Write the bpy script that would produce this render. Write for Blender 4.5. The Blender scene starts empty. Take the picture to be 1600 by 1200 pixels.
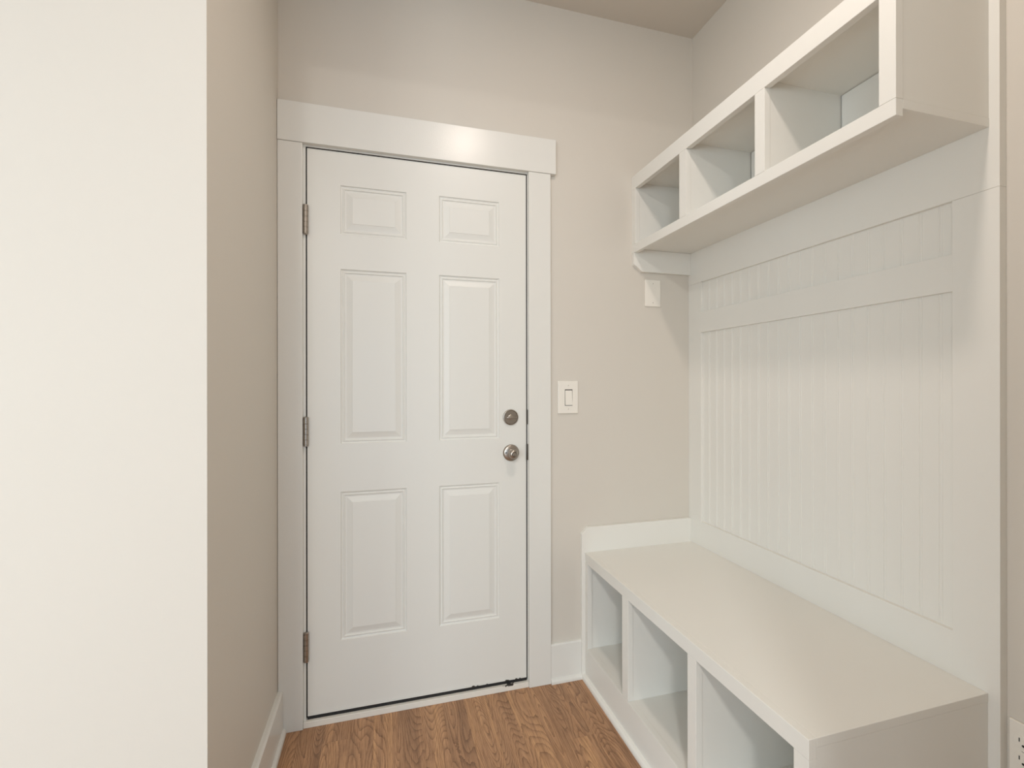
import bpy, bmesh, math, random
from mathutils import Vector, Matrix
random.seed(4)
S = bpy.context.scene
COL = S.collection
# ------------------------------------------------------------------ camera
cam_d = bpy.data.cameras.new('camera'); cam = bpy.data.objects.new('camera', cam_d); COL.objects.link(cam)
cam_d.sensor_width = 36.0; cam_d.lens = 36.0 * 720.8 / 1600.0; cam_d.clip_start = 0.02; cam_d.clip_end = 50
cam.location = (0.2646, -1.7842, 1.2210)
cam.rotation_euler = (math.radians(90.0), math.radians(0.07), -0.2704)
S.camera = cam
# ------------------------------------------------------------------ view + world
S.view_settings.view_transform = 'Standard'; S.view_settings.look = 'None'
S.view_settings.exposure = 0.11; S.view_settings.gamma = 1.0; S.view_settings.use_curve_mapping = False
S.cycles.max_bounces = 12; S.cycles.diffuse_bounces = 8; S.cycles.use_denoising = True
w = bpy.data.worlds.new('sky'); S.world = w; w.use_nodes = True
w.node_tree.nodes['Background'].inputs[0].default_value = (0.80, 0.88, 1.0, 1)
w.node_tree.nodes['Background'].inputs[1].default_value = 0.6
# ------------------------------------------------------------------ lights
def area(name, loc, target, sx, sy, power, color, shape='RECTANGLE'):
    l = bpy.data.lights.new(name, 'AREA'); l.shape = shape; l.size = sx
    if shape in ('RECTANGLE', 'ELLIPSE'): l.size_y = sy
    l.energy = power; l.color = color
    o = bpy.data.objects.new(name, l); COL.objects.link(o); o.location = loc
    o.rotation_euler = (Vector(target) - Vector(loc)).to_track_quat('-Z', 'Y').to_euler()
    return o
LAMP = (0.745, -1.12, 2.745)
area('entry_ceiling_lamp', LAMP, (0.745, -1.12, 0), 0.13, 0.13, 9.0, (1.0, 0.87, 0.77), 'DISK')
area('hall_ceiling_lamp', (-0.5, -3.6, 2.745), (-0.5, -3.6, 0), 0.28, 0.28, 58.0, (0.98, 0.97, 0.92), 'DISK')
area('back_window_daylight', (-3.0, -4.93, 1.55), (-3.0, 0, 1.55), 1.6, 1.4, 64.0, (0.86, 0.96, 1.0))
area('back_low_fill', (-1.0, -4.93, 1.1), (-1.0, 0, 1.1), 2.2, 2.0, 34.0, (0.62, 0.83, 1.0))  # added low fill from behind, lifts the lower door and cubbies
area('back_right_fill', (0.8, -4.93, 1.1), (0.8, 0, 1.1), 1.2, 2.0, 14.0, (0.62, 0.83, 1.0))  # added fill light behind the camera, no known window there
area('left_low_fill', (-3.93, -2.25, 0.8), (0, -2.25, 0.8), 2.5, 1.4, 42.0, (0.72, 0.90, 1.0))  # added fill from the left, set low to even out the brightness

# ------------------------------------------------------------------ materials
def mat(name, color, rough=0.5, metal=0.0, bump=0.0, bscale=300.0, mottled=0.0, spec=0.5, coat=0.0):
    m = bpy.data.materials.new(name); m.use_nodes = True
    nt = m.node_tree; b = nt.nodes['Principled BSDF']
    b.inputs['Base Color'].default_value = (*color, 1); b.inputs['Roughness'].default_value = rough
    b.inputs['Metallic'].default_value = metal; b.inputs['Specular IOR Level'].default_value = spec
    b.inputs['Coat Weight'].default_value = coat
    tc = nt.nodes.new('ShaderNodeNewGeometry')
    if mottled:
        n = nt.nodes.new('ShaderNodeTexNoise'); n.inputs['Scale'].default_value = 3.0; n.inputs['Detail'].default_value = 4
        nt.links.new(tc.outputs['Position'], n.inputs['Vector'])
        mx = nt.nodes.new('ShaderNodeMix'); mx.data_type = 'RGBA'
        mx.inputs[6].default_value = (*[c * (1 - mottled) for c in color], 1)
        mx.inputs[7].default_value = (*[min(1, c * (1 + mottled)) for c in color], 1)
        nt.links.new(n.outputs['Fac'], mx.inputs[0]); nt.links.new(mx.outputs[2], b.inputs['Base Color'])
    if bump:
        n = nt.nodes.new('ShaderNodeTexNoise'); n.inputs['Scale'].default_value = bscale; n.inputs['Detail'].default_value = 3
        nt.links.new(tc.outputs['Position'], n.inputs['Vector'])
        bp = nt.nodes.new('ShaderNodeBump'); bp.inputs['Strength'].default_value = bump; bp.inputs['Distance'].default_value = 0.001
        nt.links.new(n.outputs['Fac'], bp.inputs['Height']); nt.links.new(bp.outputs['Normal'], b.inputs['Normal'])
    return m
WALL = mat('greige_wall_paint', (0.65, 0.615, 0.56), 0.6, bump=0.12, bscale=260, mottled=0.012, spec=0.3)
CEIL = mat('ceiling_paint', (0.62, 0.585, 0.535), 0.85, bump=0.15, bscale=220, spec=0.2)
TRIM = mat('white_trim_enamel', (0.750, 0.748, 0.718), 0.27, spec=0.35, bump=0.22, bscale=240, mottled=0.008)
DOOR = mat('white_door_enamel', (0.750, 0.752, 0.722), 0.38, spec=0.38, bump=0.05, bscale=180, mottled=0.008)
CAB = mat('white_cabinet_paint', (0.770, 0.762, 0.725), 0.45, spec=0.4, mottled=0.01)
PLASTIC = mat('white_switch_plastic', (0.82, 0.79, 0.73), 0.3, mottled=0.004)
NICKEL = mat('satin_nickel', (0.40, 0.36, 0.32), 0.32, metal=1.0, bump=0.05, bscale=500)
DARKMET = mat('dark_oxidised_steel', (0.10, 0.09, 0.08), 0.45, metal=1.0, mottled=0.2)
GAP_SHADE = mat('gap_shade_black', (0.012, 0.012, 0.012), 0.7, mottled=0.1)  # near-black paint for shade in the door gaps
SLOT = mat('dark_slot', (0.02, 0.018, 0.015), 0.8, mottled=0.1)

def threshold_mat():
    m = mat('scuffed_white_threshold', (0.78, 0.755, 0.70), 0.4)
    nt = m.node_tree; b = nt.nodes['Principled BSDF']
    g = nt.nodes.new('ShaderNodeNewGeometry'); sp = nt.nodes.new('ShaderNodeSeparateXYZ'); nt.links.new(g.outputs['Position'], sp.inputs[0])
    n = nt.nodes.new('ShaderNodeTexNoise'); n.inputs['Scale'].default_value = 70; n.inputs['Detail'].default_value = 5
    nt.links.new(g.outputs['Position'], n.inputs['Vector'])
    def M(op, a, bb):
        q = nt.nodes.new('ShaderNodeMath'); q.operation = op
        for i, v in enumerate((a, bb)):
            if isinstance(v, (int, float)): q.inputs[i].default_value = v
            else: nt.links.new(v, q.inputs[i])
        return q.outputs[0]
    near = M('GREATER_THAN', sp.outputs[2], 0.0180)
    right = M('SUBTRACT', 1.0, M('MULTIPLY', M('ABSOLUTE', M('SUBTRACT', sp.outputs[0], 0.745), 0), 8.0))
    right = M('MAXIMUM', right, 0.0)
    hit = M('GREATER_THAN', M('MULTIPLY', n.outputs['Fac'], right), 0.43)
    f = M('MULTIPLY', hit, near)
    mx = nt.nodes.new('ShaderNodeMix'); mx.data_type = 'RGBA'
    mx.inputs[6].default_value = (0.78, 0.755, 0.70, 1); mx.inputs[7].default_value = (0.05, 0.045, 0.04, 1)
    nt.links.new(f, mx.inputs[0]); nt.links.new(mx.outputs[2], b.inputs['Base Color'])
    return m
THRESH = threshold_mat()

def oak():
    m = bpy.data.materials.new('oak_plank_floor'); m.use_nodes = True
    nt = m.node_tree; L = nt.links; b = nt.nodes['Principled BSDF']
    def V(x):
        n = nt.nodes.new('ShaderNodeValue'); n.outputs[0].default_value = x; return n.outputs[0]
    def M(op, a, bb=0.0, c=None):
        n = nt.nodes.new('ShaderNodeMath'); n.operation = op
        for i, v in enumerate((a, bb) if c is None else (a, bb, c)):
            if isinstance(v, (int, float)): n.inputs[i].default_value = v
            else: L.new(v, n.inputs[i])
        return n.outputs[0]
    g = nt.nodes.new('ShaderNodeNewGeometry'); s = nt.nodes.new('ShaderNodeSeparateXYZ'); L.new(g.outputs['Position'], s.inputs[0])
    X, Y = s.outputs[0], s.outputs[1]
    u = M('DIVIDE', M('SUBTRACT', X, 0.891), 0.083)
    idx = M('FLOOR', u)
    j = M('ADD', M('DIVIDE', M('ADD', Y, 0.31), 1.6), M('MULTIPLY', idx, 0.313))
    cell = M('FLOOR', j)
    def rnd(k):
        c = nt.nodes.new('ShaderNodeCombineXYZ'); L.new(idx, c.inputs[0]); L.new(cell, c.inputs[1]); c.inputs[2].default_value = k
        w_ = nt.nodes.new('ShaderNodeTexWhiteNoise'); w_.noise_dimensions = '3D'; L.new(c.outputs[0], w_.inputs['Vector']); return w_.outputs['Value']
    r1, r2, r3 = rnd(1.3), rnd(5.7), rnd(9.1)
    def vec(ax, ay, az):
        c = nt.nodes.new('ShaderNodeCombineXYZ')
        for i, v in enumerate((ax, ay, az)):
            if isinstance(v, (int, float)): c.inputs[i].default_value = v
            else: L.new(v, c.inputs[i])
        return c.outputs[0]
    def noise(v, scale, detail, rough=0.5, dist=0.0):
        n = nt.nodes.new('ShaderNodeTexNoise'); n.inputs['Scale'].default_value = scale; n.inputs['Detail'].default_value = detail
        n.inputs['Roughness'].default_value = rough; n.inputs['Distortion'].default_value = dist
        L.new(v, n.inputs['Vector']); return n.outputs['Fac']
    px = M('ADD', X, M('MULTIPLY', r1, 13.0)); py = M('ADD', M('MULTIPLY', Y, 0.19), M('MULTIPLY', r2, 9.0))
    base = noise(vec(px, py, M('MULTIPLY', r3, 5.0)), 9.0, 1.0, 0.35)
    wob = noise(vec(px, M('MULTIPLY', py, 4.0), 0.0), 90.0, 3.0, 0.6)
    field = M('ADD', M('MULTIPLY', base, 40.0), M('MULTIPLY', wob, 0.55))
    saw = M('FRACT', field)
    ring = M('MULTIPLY', M('POWER', saw, 3.5), M('ADD', 0.45, M('MULTIPLY', noise(vec(px, py, 2.0), 26.0, 2.0), 0.9)))
    band = M('MULTIPLY_ADD', noise(vec(px, M('MULTIPLY', py, 0.3), 3.0), 30.0, 3.0), 1.0, 0.0)
    pores = noise(vec(M('MULTIPLY', px, 1.0), M('MULTIPLY', py, 0.25), 7.0), 380.0, 2.0, 0.6)
    porem = nt.nodes.new('ShaderNodeMapRange'); L.new(pores, porem.inputs[0]); porem.inputs[1].default_value = 0.52; porem.inputs[2].default_value = 0.70
    cr = nt.nodes.new('ShaderNodeValToRGB'); e = cr.color_ramp.elements
    e[0].position = 0.0; e[0].color = (0.270, 0.150, 0.084, 1); e[1].position = 1.0; e[1].color = (0.70, 0.41, 0.205, 1)
    q = cr.color_ramp.elements.new(0.5); q.color = (0.50, 0.285, 0.155, 1)
    tone = M('ADD', M('MULTIPLY', r3, 0.36), M('MULTIPLY', M('SUBTRACT', band, 0.24), 1.25))
    L.new(tone, cr.inputs[0])
    def mixc(f, a, col):
        mx = nt.nodes.new('ShaderNodeMix'); mx.data_type = 'RGBA'; mx.blend_type = 'MULTIPLY'
        L.new(f, mx.inputs[0]); L.new(a, mx.inputs[6]); mx.inputs[7].default_value = col; return mx.outputs[2]
    streak = nt.nodes.new('ShaderNodeMapRange'); L.new(noise(vec(px, M('MULTIPLY', py, 0.12), 11.0), 150.0, 3.0, 0.6), streak.inputs[0])
    streak.inputs[1].default_value = 0.42; streak.inputs[2].default_value = 0.68
    c0 = mixc(M('MULTIPLY', streak.outputs[0], 0.6), cr.outputs[0], (0.58, 0.52, 0.48, 1))
    c1 = mixc(M('MULTIPLY', ring, 1.0), c0, (0.46, 0.42, 0.42, 1))
    c2 = mixc(M('MULTIPLY', porem.outputs[0], 0.8), c1, (0.52, 0.46, 0.42, 1))
    du = M('ABSOLUTE', M('SUBTRACT', M('FRACT', u), 0.5)); seam = M('GREATER_THAN', du, 0.4955)
    dj = M('ABSOLUTE', M('SUBTRACT', M('FRACT', j), 0.5)); seam2 = M('GREATER_THAN', dj, 0.49975)
    sm = M('MAXIMUM', seam, seam2)
    c3 = mixc(M('MULTIPLY', sm, 0.5), c2, (0.45, 0.38, 0.33, 1))
    L.new(c3, b.inputs['Base Color']); b.inputs['Roughness'].default_value = 0.38; b.inputs['Specular IOR Level'].default_value = 0.4
    h = M('SUBTRACT', M('MULTIPLY', ring, -0.5), M('ADD', M('MULTIPLY', porem.outputs[0], 0.6), M('MULTIPLY', sm, 1.5)))
    bp = nt.nodes.new('ShaderNodeBump'); bp.inputs['Strength'].default_value = 0.12; bp.inputs['Distance'].default_value = 0.001
    L.new(h, bp.inputs['Height']); L.new(bp.outputs['Normal'], b.inputs['Normal'])
    return m
OAK = oak()

# ------------------------------------------------------------------ mesh helpers
def bx(bm, x0, x1, y0, y1, z0, z1, bev=0.0):
    x0, x1 = min(x0, x1), max(x0, x1); y0, y1 = min(y0, y1), max(y0, y1); z0, z1 = min(z0, z1), max(z0, z1)
    t = bmesh.new()
    r = bmesh.ops.create_cube(t, size=1.0)
    for v in t.verts:
        v.co = Vector(((x0 + x1) / 2 + v.co.x * (x1 - x0), (y0 + y1) / 2 + v.co.y * (y1 - y0), (z0 + z1) / 2 + v.co.z * (z1 - z0)))
    if bev: bmesh.ops.bevel(t, geom=list(t.edges), offset=bev, segments=2, affect='EDGES', profile=0.5)
    me = bpy.data.meshes.new('t'); t.to_mesh(me); t.free(); bm.from_mesh(me); bpy.data.meshes.remove(me)
    return bm
def prism(bm, pts, axis, a0, a1, bev=0.0):
    """polygon pts (2D) extruded along axis from a0 to a1"""
    def P(p, a):
        if axis == 'x': return (a, p[0], p[1])
        if axis == 'y': return (p[0], a, p[1])
        return (p[0], p[1], a)
    t = bmesh.new()
    A = [t.verts.new(P(p, a0)) for p in pts]; B = [t.verts.new(P(p, a1)) for p in pts]
    t.faces.new(A); t.faces.new(B[::-1])
    for i in range(len(pts)):
        k = (i + 1) % len(pts); t.faces.new((A[i], B[i], B[k], A[k]))
    bmesh.ops.recalc_face_normals(t, faces=list(t.faces))
    if bev: bmesh.ops.bevel(t, geom=list(t.edges), offset=bev, segments=2, affect='EDGES', profile=0.5)
    me = bpy.data.meshes.new('t'); t.to_mesh(me); t.free(); bm.from_mesh(me); bpy.data.meshes.remove(me)
    return bm
def lathe(bm, prof, M=Matrix(), seg=40, cap=True):
    """prof: list of (radius, height) around local Z"""
    rings = []
    for r, h in prof:
        rings.append([bm.verts.new(M @ Vector((r * math.cos(2 * math.pi * k / seg), r * math.sin(2 * math.pi * k / seg), h))) for k in range(seg)])
    fs = []
    for a, b in zip(rings, rings[1:]):
        for k in range(seg):
            n = (k + 1) % seg; fs.append(bm.faces.new((a[k], a[n], b[n], b[k])))
    if cap:
        fs.append(bm.faces.new(rings[0][::-1])); fs.append(bm.faces.new(rings[-1]))
    bmesh.ops.recalc_face_normals(bm, faces=fs)
    return bm
def obj(name, bm, m, parent=None, smooth=False, loc=None):
    me = bpy.data.meshes.new(name); bm.to_mesh(me); bm.free(); me.materials.append(m)
    if smooth:
        me.polygons.foreach_set('use_smooth', [True] * len(me.polygons))
        me.set_sharp_from_angle(angle=math.radians(35))
    o = bpy.data.objects.new(name, me); COL.objects.link(o)
    if parent is not None:
        o.parent = parent; o.location = -Vector(parent['_o']) if '_o' in parent else (0, 0, 0)
    return o
ROOTS = []
def thing(name, label, cat, loc):
    """Empty at the thing's base; children meshes are written in world coordinates"""
    o = bpy.data.objects.new(name, None); COL.objects.link(o); o.location = loc; o.empty_display_size = 0.05
    o['_o'] = list(loc); o['label'] = label; o['category'] = cat; ROOTS.append(o)
    return o
def struct(name, bm, m, label=None, smooth=False):
    o = obj(name, bm, m, None, smooth); o['kind'] = 'structure'
    if label: o['label'] = label; o['category'] = name.split('_')[0]
    return o
NB = bmesh.new

# ------------------------------------------------------------------ main dimensions
XL, XR, ZC = -0.0944, 1.6035, 2.774          # nook side walls, ceiling
YC = -0.678                                  # where the left wall turns its corner
W, ZB0, ZD = 0.8184, 0.0352, 2.0655          # door slab
XLL = -1.30; YF0, YF1 = -1.82, -1.94         # entry's far left, unseen light-blocking wall behind
HX0, HX1, HY = -4.0, XR, -5.0                # hall behind the camera
XP, YE = 1.5813, -1.0870                     # beadboard boards' face and near edge
# ------------------------------------------------------------------ room shell
struct('floor', bx(NB(), HX0, HX1 + .1, HY, 0.12, -0.05, 0.0), OAK, 'medium brown oak plank floor with cathedral grain')
struct('ceiling', bx(NB(), HX0 - .1, HX1 + .1, HY - .1, 0.12, ZC, ZC + .08), CEIL, 'flat shaded greige ceiling above the entry')
b = NB(); OX0, OX1, OZ = -0.030, W + 0.030, 2.100
bx(b, XL - .1, OX0, 0, 0.12, 0, ZC); bx(b, OX1, XR + .1, 0, 0.12, 0, ZC); bx(b, OX0, OX1, 0, 0.12, OZ, ZC)
struct('wall_back', b, WALL, 'greige wall around the white paneled door')
b = NB(); prism(b, [(XL, 0.0), (XL, YC), (HX0, YC), (HX0, YC + .12), (XL - .12, YC + .12), (XL - .12, 0.0)], 'z', 0, ZC)
struct('wall_left', b, WALL, 'plain wall at left that turns a sharp outside corner')
struct('wall_right', bx(NB(), XR, XR + .1, 0.0, HY, 0, ZC), WALL, 'greige wall behind the bench and cubby shelf')
b = NB(); bx(b, 0.62, XR, YF0, YF1, 0, ZC); bx(b, HX0, 0.62, YF0, YF1, 2.570, ZC)  # unseen wall stub added to shield bench end; header shades upper door wall
struct('wall_front_light_block', b, WALL)
b = NB()                                     # back wall of the hall with a window and two openings for the added fill lights
for x0, x1 in ((HX0, -3.8), (-2.2, -2.1), (.1, .2), (1.4, HX1)): bx(b, x0, x1, HY, HY - .1, 0, ZC)
bx(b, -3.8, -2.2, HY, HY - .1, 0, .85); bx(b, -3.8, -2.2, HY, HY - .1, 2.25, ZC); bx(b, -2.1, .1, HY, HY - .1, 2.1, ZC); bx(b, .2, 1.4, HY, HY - .1, 2.1, ZC)
struct('wall_hall_back', b, WALL)
b = NB(); bx(b, HX0 - .1, HX0, HY, -3.5, 0, ZC); bx(b, HX0 - .1, HX0, -1.0, YC + .12, 0, ZC)
bx(b, HX0 - .1, HX0, -3.5, -1.0, 0, .1); bx(b, HX0 - .1, HX0, -3.5, -1.0, 1.5, ZC); struct('wall_hall_left', b, WALL)

# ------------------------------------------------------------------ baseboards
def base_prof(d, h):          # profile (offset from wall, z)
    return [(0, 0), (d + .011, 0), (d + .011, .008), (d + .009, .013), (d + .004, .017), (d, .0185), (d, h - .006), (d - .003, h - .001), (d - .006, h), (0, h)]
b = NB()
t = [(XL + p, z) for p, z in base_prof(.0175, .1495)]
prism(b, t, 'y', -0.0185, YC - .0175)
prism(b, [(YC - p, z) for p, z in base_prof(.0175, .1495)], 'x', HX0, XL + .0005)
struct('baseboard_left', b, TRIM, 'white baseboard with shoe moulding along the left wall')
b = NB(); prism(b, [(-p, z) for p, z in base_prof(.014, .157)], 'x', 0.9184, 1.0532)
struct('baseboard_back', b, TRIM, 'short white baseboard between door casing and bench')

# ------------------------------------------------------------------ door casing, jamb, threshold = trim_1
def holder(name, loc, kind='structure', label=None, cat=None):
    o = bpy.data.objects.new(name, None); COL.objects.link(o); o.location = loc; o['_o'] = list(loc); o['kind'] = kind
    if label: o['label'] = label; o['category'] = cat
    ROOTS.append(o); return o
tr = holder('trim_1', (0.41, 0, 0), label='white flat door casing with wide head board around the door', cat='trim')
CW = -0.018
obj('side_casing', bx(NB(), XL + .001, -0.0130, -.0005, CW, 0, 2.0745, .0015), TRIM, tr)
obj('side_casing', bx(NB(), 0.8250, 0.9184, -.0005, CW, 0, 2.0745, .0015), TRIM, tr)
obj('head_casing', bx(NB(), XL + .001, 0.9405, -.0005, -.0215, 2.0750, 2.2148, .0015), TRIM, tr)
b = NB()
bx(b, -0.0300, -0.0045, -.002, 0.11, 0, 2.0700, .0008); bx(b, W + .0045, 0.0300 + W, -.002, 0.11, 0, 2.0690, .0008)
bx(b, -0.0300, W + .03, -.002, 0.11, 2.0700, 2.0990, .0008)
bx(b, -0.0035, .012, .049, 0.07, .026, 2.069); bx(b, W - .012, W + .0035, .049, 0.07, .026, 2.069); bx(b, -.0035, W + .0035, .049, .07, 2.057, 2.069)
obj('jamb', b, TRIM, tr)
b = NB(); bx(b, -.0044, -.0001, .0005, .030, .03, 2.0655); bx(b, W + .0001, W + .0044, -.0004, .030, .03, 2.0655); bx(b, -.0044, W + .0044, .0020, .030, 2.0657, 2.0699)  # black strips fill the gaps, shade put into the colour
obj('gap_shade_strip', b, GAP_SHADE, tr)['label'] = 'black strip painting the shade in the door gap'
obj('threshold', bx(NB(), -0.0125, 0.8245, -.0120, 0.11, 0, .0215, .0012), THRESH, tr)
b = NB(); bx(b, W - .0015, W + .0145, -.0045, -.0015, .9135, .9785, .0012); bx(b, W + .0005, W + .0060, -.0030, .0005, 1.058, 1.117)  # second box paints the dark deadbolt gap, not a metal part
obj('strike_and_gap_shade', b, DARKMET, tr, smooth=True)['label'] = 'dark metal strike plate, and dark strip painting the deadbolt gap shade'

# ------------------------------------------------------------------ door slab = door_1
def door_slab():
    bm = NB()
    xs = [0.0, 0.1120, 0.3462, 0.4690, 0.7068, W]
    zs = [ZB0, 0.2890, 0.8288, 1.0035, 1.6405, 1.7675, 1.9450, ZD]
    Y = 0.0
    cache = {}
    def v(x, y, z):
        k = (round(x, 5), round(y, 5), round(z, 5))
        if k not in cache: cache[k] = bm.verts.new((x, y, z))
        return cache[k]
    prof = [(0, 0), (.0025, .0042), (.0065, .0055), (.0100, .0030), (.0125, .0030), (.0150, .0062), (.0200, .0066), (.0300, .0040), (.0385, .0014), (.0395, .0014), (.0410, 0.0000)]
    for i in range(5):
        for k in range(7):
            x0, x1, z0, z1 = xs[i], xs[i + 1], zs[k], zs[k + 1]
            if i in (1, 3) and k in (1, 3, 5):
                prev = None
                for a, d in prof:
                    loop = [v(x0 + a, Y + d, z0 + a), v(x1 - a, Y + d, z0 + a), v(x1 - a, Y + d, z1 - a), v(x0 + a, Y + d, z1 - a)]
                    if prev:
                        for q in range(4):
                            n = (q + 1) % 4; bm.faces.new((prev[q], prev[n], loop[n], loop[q]))
                    prev = loop
                bm.faces.new(prev)
            else:
                bm.faces.new((v(x0, Y, z0), v(x1, Y, z0), v(x1, Y, z1), v(x0, Y, z1)))
    # edges and back
    T = 0.044
    per = [v(x, Y, ZB0) for x in xs] + [v(W, Y, z) for z in zs[1:]] + [v(x, Y, ZD) for x in xs[::-1][1:]] + [v(0, Y, z) for z in zs[::-1][1:-1]]
    bk = [bm.verts.new((p.co.x, T, p.co.z)) for p in per]
    for q in range(len(per)):
        n = (q + 1) % len(per); bm.faces.new((per[q], bk[q], bk[n], per[n]))
    bm.faces.new(bk)
    bmesh.ops.recalc_face_normals(bm, faces=list(bm.faces))
    return bm
door = obj('door_1', door_slab(), DOOR); door['kind'] = 'structure'
door['label'] = 'closed white six-panel door with nickel knob and deadbolt'; door['category'] = 'door'
b = NB(); bx(b, -0.0005, W + .0015, .0008, .040, .0216, .0352); o = obj('under_door_shade', b, GAP_SHADE, door); o['label'] = 'black strip painting the shade under the door'  # black bar stands in for the shaded gap below the slab
b = NB(); bx(b, .0005, W - .0005, -.0012, .0005, .0400, .0410); bx(b, .0, W, -.0016, .002, .0348, .0392, .0005)
obj('bottom_edge_strip', b, DOOR, door)
b = NB()
for x, s in ((.60, 1), (.617, .6), (.655, .5), (.735, 1), (.742, .6), (.775, .8), (.79, .6)):
    lathe(b, [(.0001, -.0005), (.0032 * s, 0), (.0032 * s, .0008), (.001, .0012)], Matrix.Translation((x, -.0018, .0358 + .001 * s)) @ Matrix.Rotation(math.radians(90), 4, 'X') @ Matrix.Diagonal((1.9, .8, 1, 1)), 9)
o = obj('chipped_paint', b, DARKMET, door); o['label'] = 'dark chips where the paint has come off'
def hinge(zc):
    M = Matrix.Translation((-.0035, -.0095, zc))
    r = .0088; h = .0475
    b = NB()
    prof = [(.0012, -h - .0065), (.0045, -h - .006), (r, -h - .0035), (r, -h)]
    z = -h
    for k in range(5):
        z1 = -h + (k + 1) * (2 * h / 5)
        prof += [(r * .86, z + .0001), (r, z + .0007), (r, z1 - .0007), (r * .86, z1 - .0001)]
        z = z1
    prof += [(r, h), (r, h + .0035), (.0045, h + .006), (.0012, h + .0065)]
    lathe(b, prof, M, 24)
    bx(b, -.0035, -.0022, -.008, .030, zc - h, zc + h); bx(b, -.0016, -.0004, -.008, .030, zc - h, zc + h)
    o = obj('hinge', b, NICKEL, door, smooth=True); o['label'] = 'satin nickel butt hinge'
for zc in (1.8070, 1.0525, 0.2865): hinge(zc)
RX = Matrix.Rotation(math.radians(90), 4, 'X')       # local +Z -> world -Y
M = Matrix.Translation((.7525, 0, 1.0880)) @ RX
db = obj('deadbolt', lathe(NB(), [(.0315, -.002), (.0315, .0045), (.0304, .0068), (.0284, .0074), (.0272, .0060), (.0264, .0052), (.0001, .0052)], M, 48, cap=False), NICKEL, door, smooth=True)
db['label'] = 'round satin nickel deadbolt'
b = NB(); prism(b, [(-.0215, 0), (-.014, -.0042), (.010, -.0042), (.0225, -.0020), (.0225, .0020), (.010, .0042), (-.014, .0042)], 'z', .0060, .0195, .0014)
for v_ in b.verts: v_.co = M @ (Matrix.Rotation(math.radians(3), 4, 'Z') @ v_.co)
lathe(b, [(.011, .0050), (.011, .0078), (.0095, .0088)], M, 32); obj('thumb_turn', b, NICKEL, db, smooth=True)
M = Matrix.Translation((.7545, 0, .9455)) @ RX
kb = obj('door_knob', lathe(NB(), [(.0165, .0090), (.0125, .0120), (.0108, .0180), (.0118, .0240), (.0160, .0290), (.0188, .0345), (.0192, .0400), (.0180, .0455), (.0150, .0495), (.0105, .0510), (.0092, .0495), (.0082, .0490), (.0076, .0520), (.0062, .0535), (.0001, .0540)], M, 48, cap=False), NICKEL, door, smooth=True)
kb['label'] = 'satin nickel door knob'
obj('rosette', lathe(NB(), [(.0335, -.002), (.0335, .0025), (.0322, .0058), (.0290, .0085), (.0200, .0098), (.0100, .0110)], M, 48, cap=False), NICKEL, kb, smooth=True)
b = NB(); lathe(b, [(.0026, .0085), (.0026, .0100)], M @ Matrix.Translation((-.0225, .0015, 0)), 16); obj('set_screw_hole', b, SLOT, kb)

# ------------------------------------------------------------------ wall plates
def rounded_plate(bm, cx, cz, w_, h_, t0, t1, axis):
    """bevelled plate on a wall facing -y (axis y) or -x (axis x)"""
    if axis == 'y': bx(bm, cx - w_ / 2, cx + w_ / 2, -t0, -t1, cz - h_ / 2, cz + h_ / 2, .0022)
    else: bx(bm, XR - t0, XR - t1, cx - w_ / 2, cx + w_ / 2, cz - h_ / 2, cz + h_ / 2, .0022)
    return bm
def screw(M_, parent):
    b = NB(); lathe(b, [(.0031, -.001), (.0031, .0004), (.0022, .0010), (.0001, .0012)], M_, 20, cap=False)
    s_ = obj('screw', b, PLASTIC, parent, smooth=True)
    b = NB(); bx(b, -.0004, .0004, -.0026, .0026, .0008, .0014)
    for v_ in b.verts: v_.co = M_ @ v_.co
    obj('slot', b, SLOT, s_)
sw = thing('light_switch', 'white wall switch with one rocker, just right of the door casing', 'light switch', (.998, -.001, 1.166))
obj('cover_plate', rounded_plate(NB(), .998, 1.166, .0895, .1340, 0, .0075, 'y'), PLASTIC, sw)
b = NB(); bx(b, .9835, 1.0170, -.0070, -.0079, 1.1315, 1.1985, .0003); obj('rocker_frame', b, SLOT, sw)
b = NB(); prism(b, [(-.0070, 1.1335), (-.0125, 1.1335), (-.0095, 1.1655), (-.0078, 1.1965), (-.0070, 1.1965)], 'x', .9850, 1.0155, .0006)
obj('rocker', b, PLASTIC, sw)
for z in (1.2145, 1.1175): screw(Matrix.Translation((.9985, -.0075, z)) @ RX, sw)
bl = thing('blank_wall_plate', 'white blank cover plate on the wall under the cubby shelf end', 'wall plate', (1.3975, -.001, 1.617))
obj('cover_plate', rounded_plate(NB(), 1.3975, 1.617, .0760, .1170, 0, .006, 'y'), PLASTIC, bl)
for z in (1.659, 1.575): screw(Matrix.Translation((1.3975, -.0060, z)) @ RX, bl)
ot = thing('wall_outlet', 'white duplex outlet low on the wall past the bench end', 'outlet', (XR - .001, -1.118, .4230))
OY, OZC = -1.1180, .4230
obj('cover_plate', bx(NB(), XR, XR - .0065, -1.0930, -1.1530, OZC - .059, OZC + .059, .0022), PLASTIC, ot)
RNX = Matrix.Rotation(math.radians(-90), 4, 'Y')      # local +Z -> world -X
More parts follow.
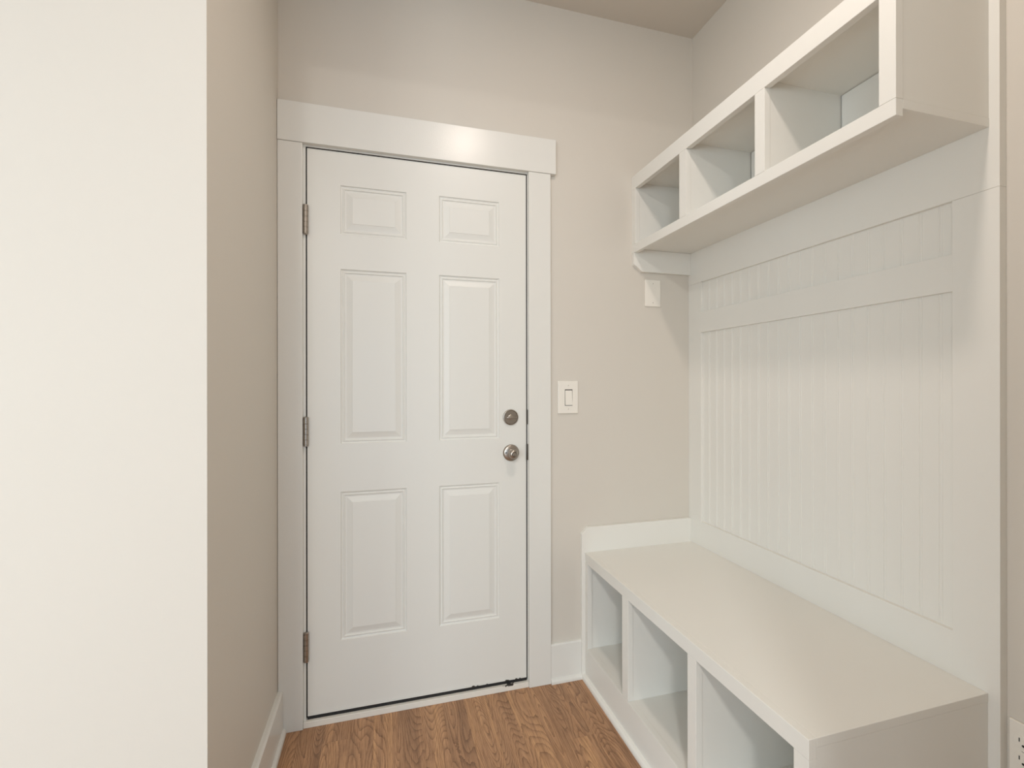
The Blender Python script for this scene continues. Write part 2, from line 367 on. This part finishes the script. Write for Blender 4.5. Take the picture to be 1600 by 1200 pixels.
for zc in (OZC + .0195, OZC - .0195):
    b = NB()
    pts = []
    for k in range(40):
        a = 2 * math.pi * k / 40; y_ = .0170 * math.cos(a); z_ = max(-.0125, min(.0125, .0170 * math.sin(a)))
        pts.append((OY + y_, zc + z_))
    prism(b, pts, 'x', XR - .0060, XR - .0078, .0004)
    rc = obj('receptacle', b, PLASTIC, ot)
    b = NB(); bx(b, XR - .0070, XR - .0081, OY + .0075, OY + .0058, zc - .001, zc + .0075); bx(b, XR - .0070, XR - .0081, OY - .0055, OY - .0072, zc + .000, zc + .0070)
    lathe(b, [(.0026, 0), (.0026, .0011)], Matrix.Translation((XR - .0070, OY, zc - .0070)) @ RNX, 16)
    obj('slot', b, SLOT, rc)
screw(Matrix.Translation((XR - .0065, OY, OZC)) @ RNX, ot)

# ------------------------------------------------------------------ beadboard wall panel
pn = thing('beadboard_panel', 'tall white beadboard back panel with flat rails between bench and cubby shelf', 'wall panel', (XR, -.54, .52))
Y0, Y1 = -.0846, -.9978
BV = .0007
prof = [(-.02,)]
def bead_profile():
    xf = 1.5935                     # beadboard face
    pts = [(1.6030, -.02), (xf, -.02)]
    y = -.0755
    while y > -1.04:
        a = y
        pts += [(xf, a), (xf + .0011, a - .0012), (xf + .0011, a - .0018)]
        for k in range(7):          # the bead
            t_ = math.pi * k / 6; pts.append((xf + .0010 - .0012 * math.sin(t_), a - .0018 - .0056 * (1 - math.cos(t_)) / 2))
        pts += [(xf + .0011, a - .0080), (xf, a - .0092)]
        y -= .04432
    pts += [(xf, -1.06), (1.6030, -1.06)]
    return pts
obj('beadboard', prism(NB(), bead_profile(), 'z', .55, 1.80), CAB, pn)
XB_ = 1.6033
obj('top_rail', bx(NB(), XP, XB_, 0, YE, 1.6600, 2.112, BV), CAB, pn)
obj('middle_rail', bx(NB(), XP + .0002, XB_, Y0 + .002, Y1 - .002, 1.4424, 1.5321, BV), CAB, pn)
obj('bottom_rail', bx(NB(), XP + .0002, XB_, Y0 + .002, Y1 - .002, .5185, .6266, BV), CAB, pn)
obj('stile', bx(NB(), XP, XB_, -.0005, Y0, .5185, 1.6596, BV), CAB, pn)
b = NB(); bx(b, XP, XB_, Y1, YE, 0, 1.6596, BV); obj('stile', b, CAB, pn)

# ------------------------------------------------------------------ bench
XF, XFB = 1.0680, 1.0880; YB = -1.0660
ZR, ZBT = .4790, .5200
be = thing('storage_bench', 'white built-in bench with three open cubbies on the oak floor', 'bench', (1.32, -.54, 0))
obj('seat', bx(NB(), XFB, XP, -.0180, YB, .5010, ZBT, .0010), CAB, be)
obj('top_rail', bx(NB(), XF, XFB, -.0180, YB, ZR, ZBT, .0010), CAB, be)
for a, c in ((-.018, -.042), (-.327, -.367), (-.689, -.7255), (-1.0310, YB)):
    obj('stile', bx(NB(), XF, XFB, a, c, .131, ZR - .0003, .0008), CAB, be)
obj('base_rail', bx(NB(), XF, XFB, -.018, YB, 0, .1305, .0008), CAB, be)
prism_pts = [(XF, 0), (1.0520, 0), (1.0520, .008), (1.0545, .014), (1.0600, .0185), (XF, .0200)]
obj('shoe_moulding', prism(NB(), prism_pts, 'y', -.018, YB), CAB, be)
obj('cubby_floor', bx(NB(), XFB, XP, -.036, YB + .018, .112, .1300, .0006), CAB, be)
for c in (-.367, -.7255): obj('divider', bx(NB(), XFB + .0006, XP - .006, c + .0195, c + .0015, .1300, .5010), CAB, be)
obj('back_panel', bx(NB(), XP - .006, XP, -.036, YB + .018, .112, .5010), CAB, be)
obj('end_panel', bx(NB(), XFB + .0006, XP, YB + .0008, YB + .018, 0, .5004, .0006), CAB, be)
obj('end_panel', bx(NB(), XFB, XP, -.018, -.036, 0, .501), CAB, be)
b = NB(); prism(b, [(1.0535, 0), (1.0535, .5965), (1.0820, .6245), (XP, .6245), (XP, 0)], 'y', 0, -.0180, .0012)
obj('side_board', b, CAB, be)['label'] = 'board with clipped corner rising above the seat'

# ------------------------------------------------------------------ cubby shelf
SX, SXB = 1.2973, 1.3173; YS = -1.0687
ZF0, ZO0, ZO1, ZF1 = 1.7835, 1.8200, 2.0560, 2.1135
sh = thing('cubby_shelf', 'white wall-mounted shelf with three open cubbies above the beadboard panel', 'shelf', (1.44, -.54, 1.7835))
obj('bottom_rail', bx(NB(), SX, SXB, -.0005, YS, ZF0, ZO0, .0010), CAB, sh)
obj('top_rail', bx(NB(), SX, SXB, -.0005, YS, ZO1, ZF1, .0010), CAB, sh)
for a, c in ((-.0005, -.030), (-.333, -.372), (-.687, -.7225), (-1.0340, YS)):
    obj('stile', bx(NB(), SX, SXB, a, c, ZO0 + .0003, ZO1 - .0003, .0008), CAB, sh)
obj('bottom_board', bx(NB(), SXB, XP, -.0005, YS, 1.8000, 1.8195, .0008), CAB, sh)
obj('top_board', bx(NB(), SXB, XP, -.0005, YS + .019, 2.0790, 2.0970, .0008), CAB, sh)
for c in (-.030, -.372, -.7225): obj('divider', bx(NB(), SXB + .0008, XP - .004, c + .0195, c + .0015, 1.8195, 2.0790), CAB, sh)
obj('end_panel', bx(NB(), SXB + .0006, XP, YS + .0008, YS + .019, 1.8200, 2.1100, .0006), CAB, sh)
for a, c in ((-.0320, -.3540), (-.3745, -.7060), (-.7255, -1.0490)):
    obj('back_panel', bx(NB(), XP - .0045, XP - .0005, a, c, 1.8197, 2.0765), CAB, sh)
b = NB(); prism(b, [(1.2985, 1.7995), (1.2985, 1.7336), (1.3385, 1.7045), (XP, 1.7045), (XP, 1.7995)], 'y', 0, -.0180, .0012)
obj('support_cleat', b, CAB, sh)['label'] = 'support cleat with clipped corner under the shelf'

for o in ROOTS:
    if '_o' in o: del o['_o']
